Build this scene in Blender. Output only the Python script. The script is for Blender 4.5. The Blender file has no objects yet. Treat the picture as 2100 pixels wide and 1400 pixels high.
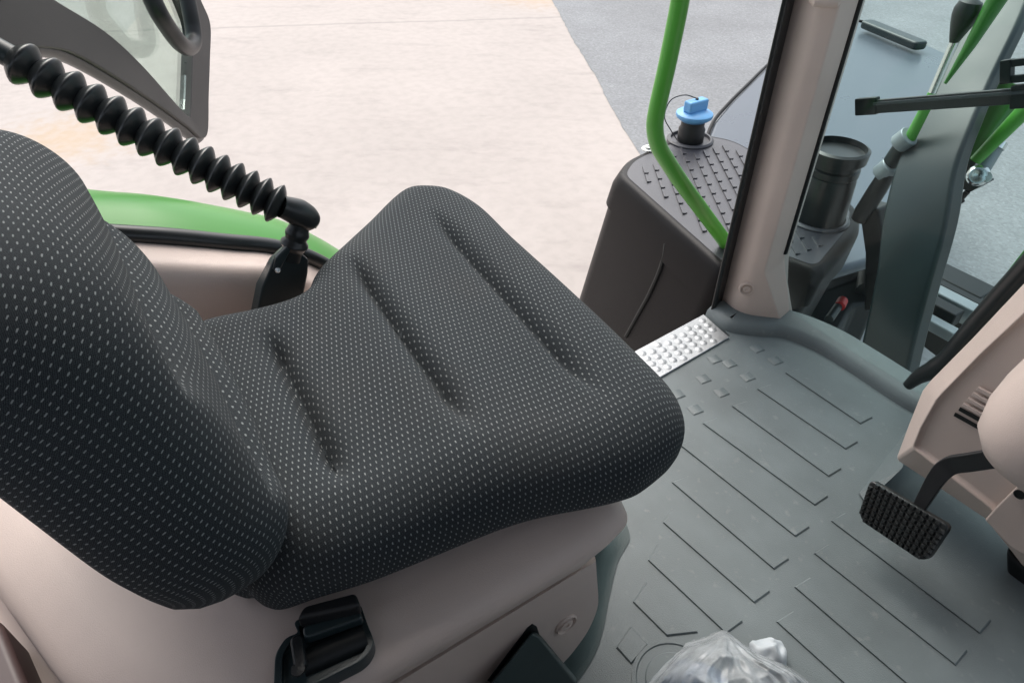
import bpy, bmesh, math, random
import numpy as np
from mathutils import Vector, Matrix, noise
random.seed(4); rng = np.random.default_rng(4)
S = bpy.context.scene
COL = S.collection
R = math.radians

# ------------------------------------------------------------------ camera
CAM = Vector((0, 0, 1.2)); PITCH = R(39.5); AZ = R(57.2); FPX = 1400.0
cam = bpy.data.cameras.new('camera'); cam.sensor_width = 36; cam.lens = 24.0
cam.clip_start = .02; cam.clip_end = 500
camo = bpy.data.objects.new('camera', cam); COL.objects.link(camo)
camo.location = CAM; camo.rotation_euler = (math.pi/2 - PITCH, 0, AZ)
S.camera = camo

# ------------------------------------------------------------------ sky, sun, exposure
SUN_EL, SUN_AZ = R(52), R(-75)          # sun bearing measured from +Y towards +X
w = bpy.data.worlds.new('World'); S.world = w; w.use_nodes = True
nt = w.node_tree; nt.nodes.clear()
sky = nt.nodes.new('ShaderNodeTexSky'); sky.sky_type = 'NISHITA'; sky.sun_disc = False
sky.sun_elevation = SUN_EL; sky.sun_rotation = SUN_AZ; sky.dust_density = 4.0; sky.ozone_density = .6; sky.air_density = 1.0
bgn = nt.nodes.new('ShaderNodeBackground'); bgn.inputs[1].default_value = .15
wo = nt.nodes.new('ShaderNodeOutputWorld')
hs = nt.nodes.new('ShaderNodeHueSaturation'); hs.inputs['Saturation'].default_value = .45
nt.links.new(sky.outputs[0], hs.inputs['Color']); nt.links.new(hs.outputs[0], bgn.inputs[0]); nt.links.new(bgn.outputs[0], wo.inputs[0])
sl = bpy.data.lights.new('sun', 'SUN'); sl.energy = 1.2; sl.angle = R(50); sl.color = (1, .95, .88)
so = bpy.data.objects.new('sun', sl); COL.objects.link(so)
sd = Vector((math.sin(SUN_AZ)*math.cos(SUN_EL), math.cos(SUN_AZ)*math.cos(SUN_EL), math.sin(SUN_EL)))
so.rotation_euler = sd.to_track_quat('Z', 'Y').to_euler(); so.location = (0, 0, 6)
S.view_settings.view_transform = 'Standard'; S.view_settings.look = 'None'
S.view_settings.gamma = 1; S.view_settings.exposure = 0.75; S.view_settings.use_curve_mapping = False

# ------------------------------------------------------------------ survey: sight line of the photograph met with a plane of the cab
FW = Vector((-math.sin(AZ)*math.cos(PITCH), math.cos(AZ)*math.cos(PITCH), -math.sin(PITCH)))
RT = Vector((math.cos(AZ), math.sin(AZ), 0)); UP = RT.cross(FW)
def ray(x, y): return FW + RT*((x-1050)/FPX) - UP*((y-700)/FPX)
def PZ(x, y, z): d = ray(x, y); return CAM + d*((z-CAM.z)/d.z)
def PX(x, y, X): d = ray(x, y); return CAM + d*((X-CAM.x)/d.x)
def PY(x, y, Y): d = ray(x, y); return CAM + d*((Y-CAM.y)/d.y)
def PP(x, y, p, n): d = ray(x, y); return CAM + d*((p-CAM).dot(n)/d.dot(n))

# ------------------------------------------------------------------ materials
def mat(name, col, rough=.5, metal=0, spec=.5, var=.08, vscale=6, bump=0, bscale=60, sheen=0, rvar=.08, coat=0, speck=0):
    m = bpy.data.materials.new(name); m.use_nodes = True
    t = m.node_tree; b = t.nodes['Principled BSDF']
    b.inputs['Metallic'].default_value = metal; b.inputs['Specular IOR Level'].default_value = spec
    b.inputs['Coat Weight'].default_value = coat; b.inputs['Coat Roughness'].default_value = .08
    if sheen: b.inputs['Sheen Weight'].default_value = sheen
    tc = t.nodes.new('ShaderNodeTexCoord')
    n1 = t.nodes.new('ShaderNodeTexNoise'); n1.inputs['Scale'].default_value = vscale; n1.inputs['Detail'].default_value = 6
    t.links.new(tc.outputs['Object'], n1.inputs['Vector'])
    rp = t.nodes.new('ShaderNodeValToRGB'); e = rp.color_ramp.elements
    e[0].position = .3; e[1].position = .7
    e[0].color = (*[c*(1-var) for c in col], 1); e[1].color = (*[min(1, c*(1+var)) for c in col], 1)
    t.links.new(n1.outputs['Fac'], rp.inputs['Fac'])
    out = rp.outputs['Color']
    if speck:
        n3 = t.nodes.new('ShaderNodeTexNoise'); n3.inputs['Scale'].default_value = 45; n3.inputs['Detail'].default_value = 3
        t.links.new(tc.outputs['Object'], n3.inputs['Vector'])
        r3 = t.nodes.new('ShaderNodeValToRGB'); r3.color_ramp.elements[0].position = .63; r3.color_ramp.elements[1].position = .74
        t.links.new(n3.outputs['Fac'], r3.inputs['Fac'])
        mm = t.nodes.new('ShaderNodeMath'); mm.operation = 'MULTIPLY'; mm.inputs[1].default_value = speck
        t.links.new(r3.outputs['Color'], mm.inputs[0])
        mx = t.nodes.new('ShaderNodeMixRGB'); mx.inputs['Color2'].default_value = (.5, .48, .44, 1)
        t.links.new(mm.outputs[0], mx.inputs['Fac']); t.links.new(out, mx.inputs['Color1']); out = mx.outputs[0]
    t.links.new(out, b.inputs['Base Color'])
    mr = t.nodes.new('ShaderNodeMapRange'); mr.inputs['To Min'].default_value = max(.02, rough-rvar); mr.inputs['To Max'].default_value = min(1, rough+rvar)
    t.links.new(n1.outputs['Fac'], mr.inputs['Value']); t.links.new(mr.outputs[0], b.inputs['Roughness'])
    if bump:
        n2 = t.nodes.new('ShaderNodeTexNoise'); n2.inputs['Scale'].default_value = bscale; n2.inputs['Detail'].default_value = 3
        t.links.new(tc.outputs['Object'], n2.inputs['Vector'])
        bp = t.nodes.new('ShaderNodeBump'); bp.inputs['Strength'].default_value = bump; bp.inputs['Distance'].default_value = .002
        t.links.new(n2.outputs['Fac'], bp.inputs['Height']); t.links.new(bp.outputs[0], b.inputs['Normal'])
    return m
M = {}
M['beige'] = mat('beige_plastic', (.62, .512, .46), .42, spec=.4, var=.05, bump=.25, bscale=900)
M['beige_light'] = mat('beige_pillar_plastic', (.60, .498, .45), .42, spec=.4, var=.05, bump=.25, bscale=900)
M['beige_dark'] = mat('dim_beige_plastic', (.30, .24, .22), .5, spec=.4, var=.03, bump=.25, bscale=900)
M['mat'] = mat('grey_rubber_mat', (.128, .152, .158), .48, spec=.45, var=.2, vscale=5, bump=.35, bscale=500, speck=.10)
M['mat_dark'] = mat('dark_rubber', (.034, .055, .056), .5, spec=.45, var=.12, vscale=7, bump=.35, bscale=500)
M['black'] = mat('black_plastic', (.016, .017, .019), .38, spec=.45, var=.15, bump=.3, bscale=700)
M['rubber'] = mat('black_rubber', (.014, .017, .018), .33, spec=.5, var=.15, vscale=20)
M['tank'] = mat('black_moulded_plastic', (.008, .0074, .008), .36, spec=.14, var=.1, bump=.3, bscale=600)
M['tank_top'] = mat('sky_lit_black_plastic', (.045, .047, .057), .34, spec=.7, var=.1, bump=.3, bscale=600)  # tank black made lighter: the top's sky reflection is put into the colour
M['housing'] = mat('blackish_green_plastic', (.024, .037, .041), .3, spec=.5, var=.1, bump=.2, bscale=900)
M['green'] = mat('green_paint', (.09, .37, .045), .33, spec=.5, var=.04, coat=.2)
M['fender_green'] = mat('fender_green_paint', (.055, .27, .035), .3, spec=.3, var=.04)
M['green_deep'] = mat('deep_green_paint', (.045, .20, .03), .3, spec=.5, var=.08, coat=.3)
M['blue'] = mat('sky_blue_plastic', (.16, .42, .75), .4, spec=.4, var=.05)
M['fender'] = mat('grey_blue_plastic', (.085, .105, .13), .3, spec=.6, var=.06)
M['steel_dark'] = mat('dark_grey_paint', (.016, .027, .029), .36, spec=.45, var=.12, vscale=10)
M['steel_black'] = mat('black_frame_paint', (.008, .010, .011), .45, spec=.4, var=.3, vscale=12)
M['steel_grey'] = mat('grey_painted_steel', (.30, .34, .36), .4, metal=.3, var=.15)
M['chrome'] = mat('chrome', (.75, .77, .76), .18, metal=1, var=.05)
M['zinc'] = mat('zinc_screw', (.72, .75, .74), .35, metal=.9, var=.1)
M['alu'] = mat('brushed_aluminium', (.36, .375, .39), .5, metal=.85, var=.12, vscale=30, bump=.3, bscale=300)
M['door'] = mat('dark_grey_door_plastic', (.052, .047, .046), .5, spec=.4, var=.06, bump=.2, bscale=600)
M['red'] = mat('red_plastic', (.6, .02, .02), .4)
M['white'] = mat('white_paper', (.42, .46, .49), .55, var=.15, vscale=30)
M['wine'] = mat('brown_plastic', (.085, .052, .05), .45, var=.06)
M['bluecloth'] = mat('blue_cloth', (.20, .28, .40), .8, var=.45, vscale=70)
M['liner'] = mat('grey_headliner', (.25, .24, .23), .9)

def glass(name, tint, refl=.9):
    m = bpy.data.materials.new(name); m.use_nodes = True; t = m.node_tree; t.nodes.clear()
    o = t.nodes.new('ShaderNodeOutputMaterial'); mx = t.nodes.new('ShaderNodeMixShader')
    tr = t.nodes.new('ShaderNodeBsdfTransparent'); tr.inputs[0].default_value = (*tint, 1)
    gl = t.nodes.new('ShaderNodeBsdfGlossy'); gl.inputs['Roughness'].default_value = .02
    fr = t.nodes.new('ShaderNodeFresnel'); fr.inputs[0].default_value = 1.45
    ml = t.nodes.new('ShaderNodeMath'); ml.operation = 'MULTIPLY'; ml.inputs[1].default_value = refl
    t.links.new(fr.outputs[0], ml.inputs[0]); t.links.new(ml.outputs[0], mx.inputs[0])
    t.links.new(tr.outputs[0], mx.inputs[1]); t.links.new(gl.outputs[0], mx.inputs[2]); t.links.new(mx.outputs[0], o.inputs[0])
    return m
M['glass'] = glass('tinted_glass', (.87, .955, .95), .2)
M['doorglass'] = glass('door_glass', (.88, .965, .93), .5)

def fabric():
    m = bpy.data.materials.new('dotted_woven_fabric'); m.use_nodes = True; t = m.node_tree; b = t.nodes['Principled BSDF']
    L = t.links.new
    def mth(op, a, c=None, d=None):
        n = t.nodes.new('ShaderNodeMath'); n.operation = op
        for i, v in enumerate((a, c, d)):
            if v is None: continue
            if isinstance(v, (int, float)): n.inputs[i].default_value = v
            else: L(v, n.inputs[i])
        return n.outputs[0]
    uv = t.nodes.new('ShaderNodeUVMap'); uv.uv_map = 'UVMap'
    wn = t.nodes.new('ShaderNodeTexNoise'); wn.inputs['Scale'].default_value = 300; wn.inputs['Detail'].default_value = 1
    L(uv.outputs[0], wn.inputs['Vector'])
    sp = t.nodes.new('ShaderNodeSeparateXYZ'); L(uv.outputs[0], sp.inputs[0])
    jit = mth('MULTIPLY', mth('SUBTRACT', wn.outputs['Fac'], .5), .0008)
    U = mth('ADD', sp.outputs[0], jit); V = mth('ADD', sp.outputs[1], jit)
    a = mth('DIVIDE', U, .0094); row = mth('FLOOR', a)
    bb = mth('ADD', mth('DIVIDE', V, .0070), mth('MULTIPLY', row, .5))
    # a dash: long along U, short along V, with a small hook
    fu = mth('SUBTRACT', mth('FRACT', a), .5); fv = mth('SUBTRACT', mth('FRACT', bb), .5)
    du = mth('DIVIDE', fu, .21); dv = mth('DIVIDE', mth('ADD', fv, mth('MULTIPLY', fu, .12)), .105)
    r2 = mth('ADD', mth('POWER', mth('ABSOLUTE', du), 3.0), mth('POWER', mth('ABSOLUTE', dv), 3.0))
    dot = t.nodes.new('ShaderNodeMapRange'); dot.inputs['From Min'].default_value = 1.25; dot.inputs['From Max'].default_value = .5
    L(r2, dot.inputs['Value'])
    wv = t.nodes.new('ShaderNodeTexNoise'); wv.inputs['Scale'].default_value = 900; wv.inputs['Detail'].default_value = 2
    L(uv.outputs[0], wv.inputs['Vector'])
    # fine rib of the weave
    rib = mth('SINE', mth('MULTIPLY', V, 2*math.pi/.0019)); rib2 = mth('SINE', mth('MULTIPLY', U, 2*math.pi/.0026))
    weave = mth('ADD', mth('MULTIPLY', mth('MULTIPLY', rib, rib2), .25), wv.outputs['Fac'])
    rp = t.nodes.new('ShaderNodeValToRGB'); e = rp.color_ramp.elements
    e[0].position = .25; e[1].position = .8; e[0].color = (.0095, .012, .0135, 1); e[1].color = (.060, .070, .078, 1)
    L(weave, rp.inputs['Fac'])
    big = t.nodes.new('ShaderNodeTexNoise'); big.inputs['Scale'].default_value = 9; L(uv.outputs[0], big.inputs['Vector'])
    dc = t.nodes.new('ShaderNodeMapRange'); dc.inputs['To Min'].default_value = .20; dc.inputs['To Max'].default_value = .34
    L(big.outputs['Fac'], dc.inputs['Value'])
    cc = t.nodes.new('ShaderNodeCombineColor'); 
    L(mth('MULTIPLY', dc.outputs[0], .94), cc.inputs[0]); L(dc.outputs[0], cc.inputs[1]); L(dc.outputs[0], cc.inputs[2])
    mx = t.nodes.new('ShaderNodeMixRGB'); L(dot.outputs[0], mx.inputs['Fac']); L(rp.outputs[0], mx.inputs['Color1']); L(cc.outputs[0], mx.inputs['Color2'])
    wr = t.nodes.new('ShaderNodeTexNoise'); wr.inputs['Scale'].default_value = 5.5; wr.inputs['Detail'].default_value = 4; L(uv.outputs[0], wr.inputs['Vector'])
    wm = t.nodes.new('ShaderNodeMapRange'); wm.inputs['From Min'].default_value = .5; wm.inputs['From Max'].default_value = .75; wm.inputs['To Max'].default_value = .10; L(wr.outputs['Fac'], wm.inputs['Value'])
    mw = t.nodes.new('ShaderNodeMixRGB'); mw.inputs['Color2'].default_value = (.085, .070, .058, 1); L(wm.outputs[0], mw.inputs['Fac']); L(mx.outputs[0], mw.inputs['Color1'])
    L(mw.outputs[0], b.inputs['Base Color'])
    b.inputs['Roughness'].default_value = .85; b.inputs['Specular IOR Level'].default_value = .12
    b.inputs['Sheen Weight'].default_value = .03; b.inputs['Sheen Roughness'].default_value = .5
    hh = mth('ADD', mth('MULTIPLY', weave, .5), mth('MULTIPLY', dot.outputs[0], .6))
    bp = t.nodes.new('ShaderNodeBump'); bp.inputs['Strength'].default_value = .5; bp.inputs['Distance'].default_value = .0012
    L(hh, bp.inputs['Height']); L(bp.outputs[0], b.inputs['Normal'])
    return m
M['fabric'] = fabric()

GZ = -1.2
def concrete():
    m = mat('pale_concrete', (.475, .432, .405), .85, spec=.2, var=.06, vscale=.7, bump=.5, bscale=14)
    t = m.node_tree; b = t.nodes['Principled BSDF']; L = t.links.new
    src = b.inputs['Base Color'].links[0].from_socket
    tc = t.nodes.new('ShaderNodeTexCoord')
    # broom marks and tyre scuffs, drawn out along one direction
    mp = t.nodes.new('ShaderNodeMapping'); mp.vector_type = 'TEXTURE'; mp.inputs['Rotation'].default_value = (0, 0, R(53)); mp.inputs['Scale'].default_value = (1.5, .5, 1)
    L(tc.outputs['Object'], mp.inputs['Vector'])
    n = t.nodes.new('ShaderNodeTexNoise'); n.inputs['Scale'].default_value = 1.6; n.inputs['Detail'].default_value = 9; n.inputs['Roughness'].default_value = .7
    L(mp.outputs[0], n.inputs['Vector'])
    rp = t.nodes.new('ShaderNodeValToRGB'); e = rp.color_ramp.elements
    e[0].position = .33; e[0].color = (.89, .885, .89, 1); e[1].position = .46; e[1].color = (1, 1, 1, 1)
    L(n.outputs['Fac'], rp.inputs['Fac'])
    mu = t.nodes.new('ShaderNodeMixRGB'); mu.blend_type = 'MULTIPLY'; mu.inputs['Fac'].default_value = 1
    L(src, mu.inputs['Color1']); L(rp.outputs[0], mu.inputs['Color2'])
    n2 = t.nodes.new('ShaderNodeTexNoise'); n2.inputs['Scale'].default_value = 10; n2.inputs['Detail'].default_value = 8
    L(tc.outputs['Object'], n2.inputs['Vector'])
    r2 = t.nodes.new('ShaderNodeValToRGB'); r2.color_ramp.elements[0].position = .3; r2.color_ramp.elements[0].color = (.85, .845, .845, 1); r2.color_ramp.elements[1].position = .6
    L(n2.outputs['Fac'], r2.inputs['Fac'])
    m2 = t.nodes.new('ShaderNodeMixRGB'); m2.blend_type = 'MULTIPLY'; m2.inputs['Fac'].default_value = .55
    L(mu.outputs[0], m2.inputs['Color1']); L(r2.outputs[0], m2.inputs['Color2'])
    # two rust-yellow stains where they lie on the slab
    cur = m2.outputs[0]
    for c, rad in ((PZ(130, 285, -1.2), .55), (PZ(1110, -12, -1.2), .8)):
        vm = t.nodes.new('ShaderNodeVectorMath'); vm.operation = 'DISTANCE'; vm.inputs[1].default_value = (c.x, c.y, 0)
        vf = t.nodes.new('ShaderNodeVectorMath'); vf.operation = 'MULTIPLY'; vf.inputs[1].default_value = (1, 1, 0)
        L(tc.outputs['Object'], vf.inputs[0]); L(vf.outputs[0], vm.inputs[0])
        a = t.nodes.new('ShaderNodeMath'); a.operation = 'MULTIPLY_ADD'; a.inputs[1].default_value = 1.4; L(n2.outputs['Fac'], a.inputs[0]); L(vm.outputs['Value'], a.inputs[2])
        mr = t.nodes.new('ShaderNodeMapRange'); mr.interpolation_type = 'SMOOTHSTEP'
        mr.inputs['From Min'].default_value = rad+1.0; mr.inputs['From Max'].default_value = rad*.3+.5; mr.inputs['To Max'].default_value = .36
        L(a.outputs[0], mr.inputs['Value'])
        mx = t.nodes.new('ShaderNodeMixRGB'); mx.inputs['Color2'].default_value = (.55, .36, .16, 1)
        L(mr.outputs[0], mx.inputs['Fac']); L(cur, mx.inputs['Color1']); cur = mx.outputs[0]
    # a saw-cut joint across the slab
    ja, jb = PZ(430, 58, GZ), PZ(1135, 36, GZ); jn = Vector((-(jb-ja).y, (jb-ja).x, 0)).normalized()
    dt = t.nodes.new('ShaderNodeVectorMath'); dt.operation = 'DOT_PRODUCT'; dt.inputs[1].default_value = jn; L(tc.outputs['Object'], dt.inputs[0])
    n5 = t.nodes.new('ShaderNodeTexNoise'); n5.inputs['Scale'].default_value = 3; n5.inputs['Detail'].default_value = 6; L(tc.outputs['Object'], n5.inputs['Vector'])
    of = t.nodes.new('ShaderNodeMath'); of.operation = 'MULTIPLY_ADD'; of.inputs[1].default_value = .08; of.inputs[2].default_value = -ja.dot(jn)-.04; L(n5.outputs['Fac'], of.inputs[0])
    ad = t.nodes.new('ShaderNodeMath'); ad.operation = 'ADD'; L(dt.outputs['Value'], ad.inputs[0]); L(of.outputs[0], ad.inputs[1])
    ab = t.nodes.new('ShaderNodeMath'); ab.operation = 'ABSOLUTE'; L(ad.outputs[0], ab.inputs[0])
    jr = t.nodes.new('ShaderNodeMapRange'); jr.inputs['From Min'].default_value = .05; jr.inputs['From Max'].default_value = .0; jr.inputs['To Max'].default_value = .45; L(ab.outputs[0], jr.inputs['Value'])
    mj = t.nodes.new('ShaderNodeMixRGB'); mj.inputs['Color2'].default_value = (.25, .23, .22, 1); L(jr.outputs[0], mj.inputs['Fac']); L(cur, mj.inputs['Color1']); cur = mj.outputs[0]
    L(cur, b.inputs['Base Color'])
    return m
def asphalt():
    m = mat('grey_asphalt', (.27, .28, .29), .85, spec=.25, var=.12, vscale=1.2, bump=.9, bscale=60)
    t = m.node_tree; b = t.nodes['Principled BSDF']; L = t.links.new
    src = b.inputs['Base Color'].links[0].from_socket
    tc = t.nodes.new('ShaderNodeTexCoord')
    v = t.nodes.new('ShaderNodeTexVoronoi'); v.inputs['Scale'].default_value = 55; L(tc.outputs['Object'], v.inputs['Vector'])
    sc = t.nodes.new('ShaderNodeSeparateColor'); L(v.outputs['Color'], sc.inputs[0])
    rp = t.nodes.new('ShaderNodeValToRGB'); e = rp.color_ramp.elements
    e[0].position = 0; e[0].color = (.82, .82, .82, 1); e[1].position = .92; e[1].color = (1.04, 1.04, 1.04, 1)
    q = rp.color_ramp.elements.new(.97); q.color = (1.14, 1.13, 1.12, 1)
    L(sc.outputs[0], rp.inputs['Fac'])
    mu = t.nodes.new('ShaderNodeMixRGB'); mu.blend_type = 'MULTIPLY'; mu.inputs['Fac'].default_value = 1
    L(src, mu.inputs['Color1']); L(rp.outputs[0], mu.inputs['Color2'])
    L(mu.outputs[0], b.inputs['Base Color'])
    return m
M['concrete'] = concrete(); M['asphalt'] = asphalt()

# ------------------------------------------------------------------ helpers
def obj(name, verts, faces, m, parent=None, smooth=True, bevel=0, seg=3, uv=None):
    me = bpy.data.meshes.new(name); me.from_pydata([tuple(v) for v in verts], [], faces); me.update()
    bm = bmesh.new(); bm.from_mesh(me); bmesh.ops.recalc_face_normals(bm, faces=bm.faces); bm.to_mesh(me); bm.free()
    return link(name, me, m, parent, smooth, bevel, seg)
def link(name, me, m, parent=None, smooth=True, bevel=0, seg=3):
    if smooth:
        for p in me.polygons: p.use_smooth = True
    me.materials.append(m)
    o = bpy.data.objects.new(name, me); COL.objects.link(o)
    if parent: o.parent = parent; o.matrix_parent_inverse = Matrix.Translation(parent.location).inverted() @ Matrix.Identity(4)
    if bevel:
        b = o.modifiers.new('bevel', 'BEVEL'); b.width = bevel; b.segments = seg; b.limit_method = 'ANGLE'; b.angle_limit = R(28)
        b.harden_normals = True
    elif smooth:
        try:
            if name not in ('film', 'paper_wad', 'cloth'): me.set_sharp_from_angle(angle=R(40))
        except Exception: pass
    return o
def tag(o, label, cat, group=None, kind=None):
    o['label'] = label; o['category'] = cat
    if group: o['group'] = group
    if kind: o['kind'] = kind
    return o
def thing(name, loc, label, cat, group=None):
    o = bpy.data.objects.new(name, None); COL.objects.link(o); o.location = loc; o.empty_display_size = .05
    return tag(o, label, cat, group)
class MB:
    """collects shapes into one mesh"""
    def __init__(s): s.v = []; s.f = []
    def add(s, v, f):
        k = len(s.v); s.v += [Vector(p) for p in v]; s.f += [[i+k for i in q] for q in f]
    def prism(s, poly, ext):
        n = len(poly); P = [Vector(p) for p in poly]
        E = [p+Vector(ext) for p in P] if not isinstance(ext, list) else [Vector(p) for p in ext]
        s.add(P+E, [list(range(n)), list(range(2*n-1, n-1, -1))]+[[i, (i+1) % n, n+(i+1) % n, n+i] for i in range(n)])
    def box(s, c, ex, ey, ez):
        c, ex, ey, ez = map(Vector, (c, ex, ey, ez))
        p = [c-ex-ey-ez, c+ex-ey-ez, c+ex+ey-ez, c-ex+ey-ez]
        s.prism(p, ez*2)
    def tube(s, path, rad, n=20, caps=True):
        P = [Vector(p) for p in path]; k = len(P)
        rs = rad if isinstance(rad, (list, tuple)) else [rad]*k
        up = None; rings = []
        for i in range(k):
            t = (P[min(i+1, k-1)]-P[max(i-1, 0)]).normalized()
            if up is None:
                up = t.cross(Vector((0, 0, 1)))
                if up.length < .1: up = t.cross(Vector((1, 0, 0)))
            up = (up-t*up.dot(t)).normalized(); side = t.cross(up)
            rings += [P[i]+(up*math.cos(a)+side*math.sin(a))*rs[i] for a in (2*math.pi*j/n for j in range(n))]
        f = [[i*n+j, i*n+(j+1) % n, (i+1)*n+(j+1) % n, (i+1)*n+j] for i in range(k-1) for j in range(n)]
        if caps: f += [list(range(n)), list(range((k-1)*n, k*n))]
        s.add(rings, f)
    def lathe(s, o, axis, prof, n=40):
        """prof: (radius, height) from the bottom up"""
        axis = Vector(axis).normalized(); o = Vector(o)
        u = axis.orthogonal().normalized(); v = axis.cross(u); k = len(prof)
        s.add([o+axis*h+(u*math.cos(2*math.pi*j/n)+v*math.sin(2*math.pi*j/n))*max(r, 1e-4) for r, h in prof for j in range(n)],
              [[i*n+j, i*n+(j+1) % n, (i+1)*n+(j+1) % n, (i+1)*n+j] for i in range(k-1) for j in range(n)]+[list(range(n)), list(range((k-1)*n, k*n))])
    def build(s, name, m, parent=None, **k): return obj(name, s.v, s.f, m, parent, **k)
def spline(pts, n=8, closed=False):
    P = [Vector(p) for p in pts]; k = len(P); out = []
    for i in range(k if closed else k-1):
        a = P[(i-1) % k] if closed or i else P[0]*2-P[1]
        b, c = P[i], P[(i+1) % k]
        d = P[(i+2) % k] if closed or i+2 < k else c*2-b
        for j in range(n):
            t = j/n
            out.append(.5*((2*b)+(c-a)*t+(2*a-5*b+4*c-d)*t*t+(3*b-a-3*c+d)*t**3))
    if not closed: out.append(P[-1])
    return out
def rounded(poly, r, n=6):
    """round the corners of a closed 3-D polygon"""
    P = [Vector(p) for p in poly]; k = len(P); out = []
    for i in range(k):
        a, b, c = P[i-1], P[i], P[(i+1) % k]
        rr = r[i] if isinstance(r, (list, tuple)) else r
        d1 = (a-b); d2 = (c-b); l = min(rr, d1.length*.45, d2.length*.45)
        if l < 1e-5: out.append(b); continue
        p, q = b+d1.normalized()*l, b+d2.normalized()*l
        out += [(p*(1-t)**2+b*2*t*(1-t)+q*t*t) for t in (j/n for j in range(n+1))]
    return out
def resample(P, n):
    P = [Vector(p) for p in P]; P2 = P+[P[0]]; L = [0]
    for a, b in zip(P2, P2[1:]): L.append(L[-1]+(b-a).length)
    out = []; j = 0
    for i in range(n):
        s = L[-1]*i/n
        while L[j+1] < s: j += 1
        out.append(P2[j].lerp(P2[j+1], (s-L[j])/max(L[j+1]-L[j], 1e-9)))
    return out

def cushion(name, outline, frame, hfun, r, rz, wall, m, parent, M_=130, uvrot=False):
    """upholstered pad: outline (2-D, ccw), top height hfun, edge rolled over by r/rz, then a wall of (inset, drop) rings"""
    O, ex, ey, ez = frame
    B = np.array([(p.x, p.y) for p in resample([Vector((a, b, 0)) for a, b in outline], 360)])
    for _ in range(3): B = .5*B+.25*np.roll(B, 1, 0)+.25*np.roll(B, -1, 0)
    T = np.roll(B, -1, 0)-np.roll(B, 1, 0); T /= np.linalg.norm(T, axis=1)[:, None]
    Nn = np.stack([T[:, 1], -T[:, 0]], 1)
    c = B.mean(0); N = len(B)
    s = np.linspace(0, 1, M_)[1:]; s = 1-(1-s)**1.5
    pts = c+s[:, None, None]*(B-c)[None]                       # rings x N x 2
    flat = pts.reshape(-1, 2)
    d = np.full(len(flat), 9.); nn = np.zeros((len(flat), 2))
    A_ = B; C_ = np.roll(B, -1, 0)
    for k in range(N):
        e = C_[k]-A_[k]; t = np.clip(((flat-A_[k])@e)/(e@e), 0, 1)
        q = A_[k]+t[:, None]*e; dd = np.hypot(*(flat-q).T)
        w_ = dd < d; d[w_] = dd[w_]; nn[w_] = Nn[k]
    d[-N:] = 0
    x_ = np.clip(1-d/r, 0, 1)
    h = hfun(flat[:, 0], flat[:, 1])-rz*(1-np.sqrt(np.clip(1-x_**2, 0, 1)))
    arc = r*np.arcsin(x_)-r*x_
    uv = flat+nn*arc[:, None]
    V = [O+ex*a+ey*b+ez*z for (a, b), z in zip(flat, h)]; UVs = [tuple(u) for u in uv]
    hb = h[-N:]; ub = uv[-N:]; run = 0; pi, pd = 0, 0
    for ins, drop in wall:
        run += math.hypot(ins-pi, drop-pd); pi, pd = ins, drop
        p = B-Nn*ins; u2 = ub+Nn*run
        V += [O+ex*a+ey*b+ez*(z-drop) for (a, b), z in zip(p, hb)]; UVs += [tuple(u) for u in u2]
    K = M_-1+len(wall)
    cen = len(V); V.append(O+ex*c[0]+ey*c[1]+ez*float(hfun(np.array([c[0]]), np.array([c[1]]))[0])); UVs.append(tuple(c))
    F = [[i*N+j, i*N+(j+1) % N, (i+1)*N+(j+1) % N, (i+1)*N+j] for i in range(K-1) for j in range(N)]
    F += [[cen, j, (j+1) % N] for j in range(N)]
    F.append([(K-1)*N+j for j in range(N)])
    me = bpy.data.meshes.new(name); me.from_pydata([tuple(v) for v in V], [], F); me.update()
    bm = bmesh.new(); bm.from_mesh(me); bm.verts.ensure_lookup_table()
    lay = bm.loops.layers.uv.new('UVMap')
    for f in bm.faces:
        for l in f.loops: l[lay].uv = UVs[l.vert.index]
    bmesh.ops.recalc_face_normals(bm, faces=bm.faces); bm.to_mesh(me); bm.free()
    for p in me.polygons: p.use_smooth = True
    me.materials.append(m); o = bpy.data.objects.new(name, me); COL.objects.link(o)
    o.parent = parent; o.matrix_parent_inverse = Matrix.Translation(parent.location).inverted()
    return o
def grooves(x, y, segs):
    g = np.zeros_like(x)
    for (ax, ay), (bx, by), depth, wd in segs:
        e = np.array([bx-ax, by-ay]); L = np.hypot(*e); e = e/L
        t = (x-ax)*e[0]+(y-ay)*e[1]; dd = -(x-ax)*e[1]+(y-ay)*e[0]
        f = np.clip(np.minimum(t, L-t)/(L*.22), 0, 1); f = f*f*(3-2*f)
        prof = np.exp(-(np.abs(dd)/wd)**1.15)
        g -= depth*f*prof
    return g

X3, Y3, Z3 = Vector((1, 0, 0)), Vector((0, 1, 0)), Vector((0, 0, 1))
GZ = -1.2
# ================================================================== SETTING
g = obj('ground', [(-200, -200, GZ), (200, -200, GZ), (200, 200, GZ), (-200, 200, GZ)], [[0, 1, 2, 3]], M['concrete'], smooth=False)
g['kind'] = 'structure'
a, b = PZ(1130, 0, GZ), PZ(1300, 300, GZ); dr = (b-a).normalized(); nr = Vector((-dr.y, dr.x, 0))
if nr.y < 0: nr = -nr
edge = []
for k in range(-260, 261):
    q = a+dr*(k*.12 if abs(k) < 200 else k*.6); q = q+nr*(random.uniform(-.008, .008)+.010*math.sin(k*.31)); edge.append(Vector((q.x, q.y, GZ+.004)))
far = [edge[-1]+nr*150, edge[0]+nr*150]
g = obj('road', edge+far, [list(range(len(edge)+2))], M['asphalt'], smooth=False); g['kind'] = 'structure'

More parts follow.
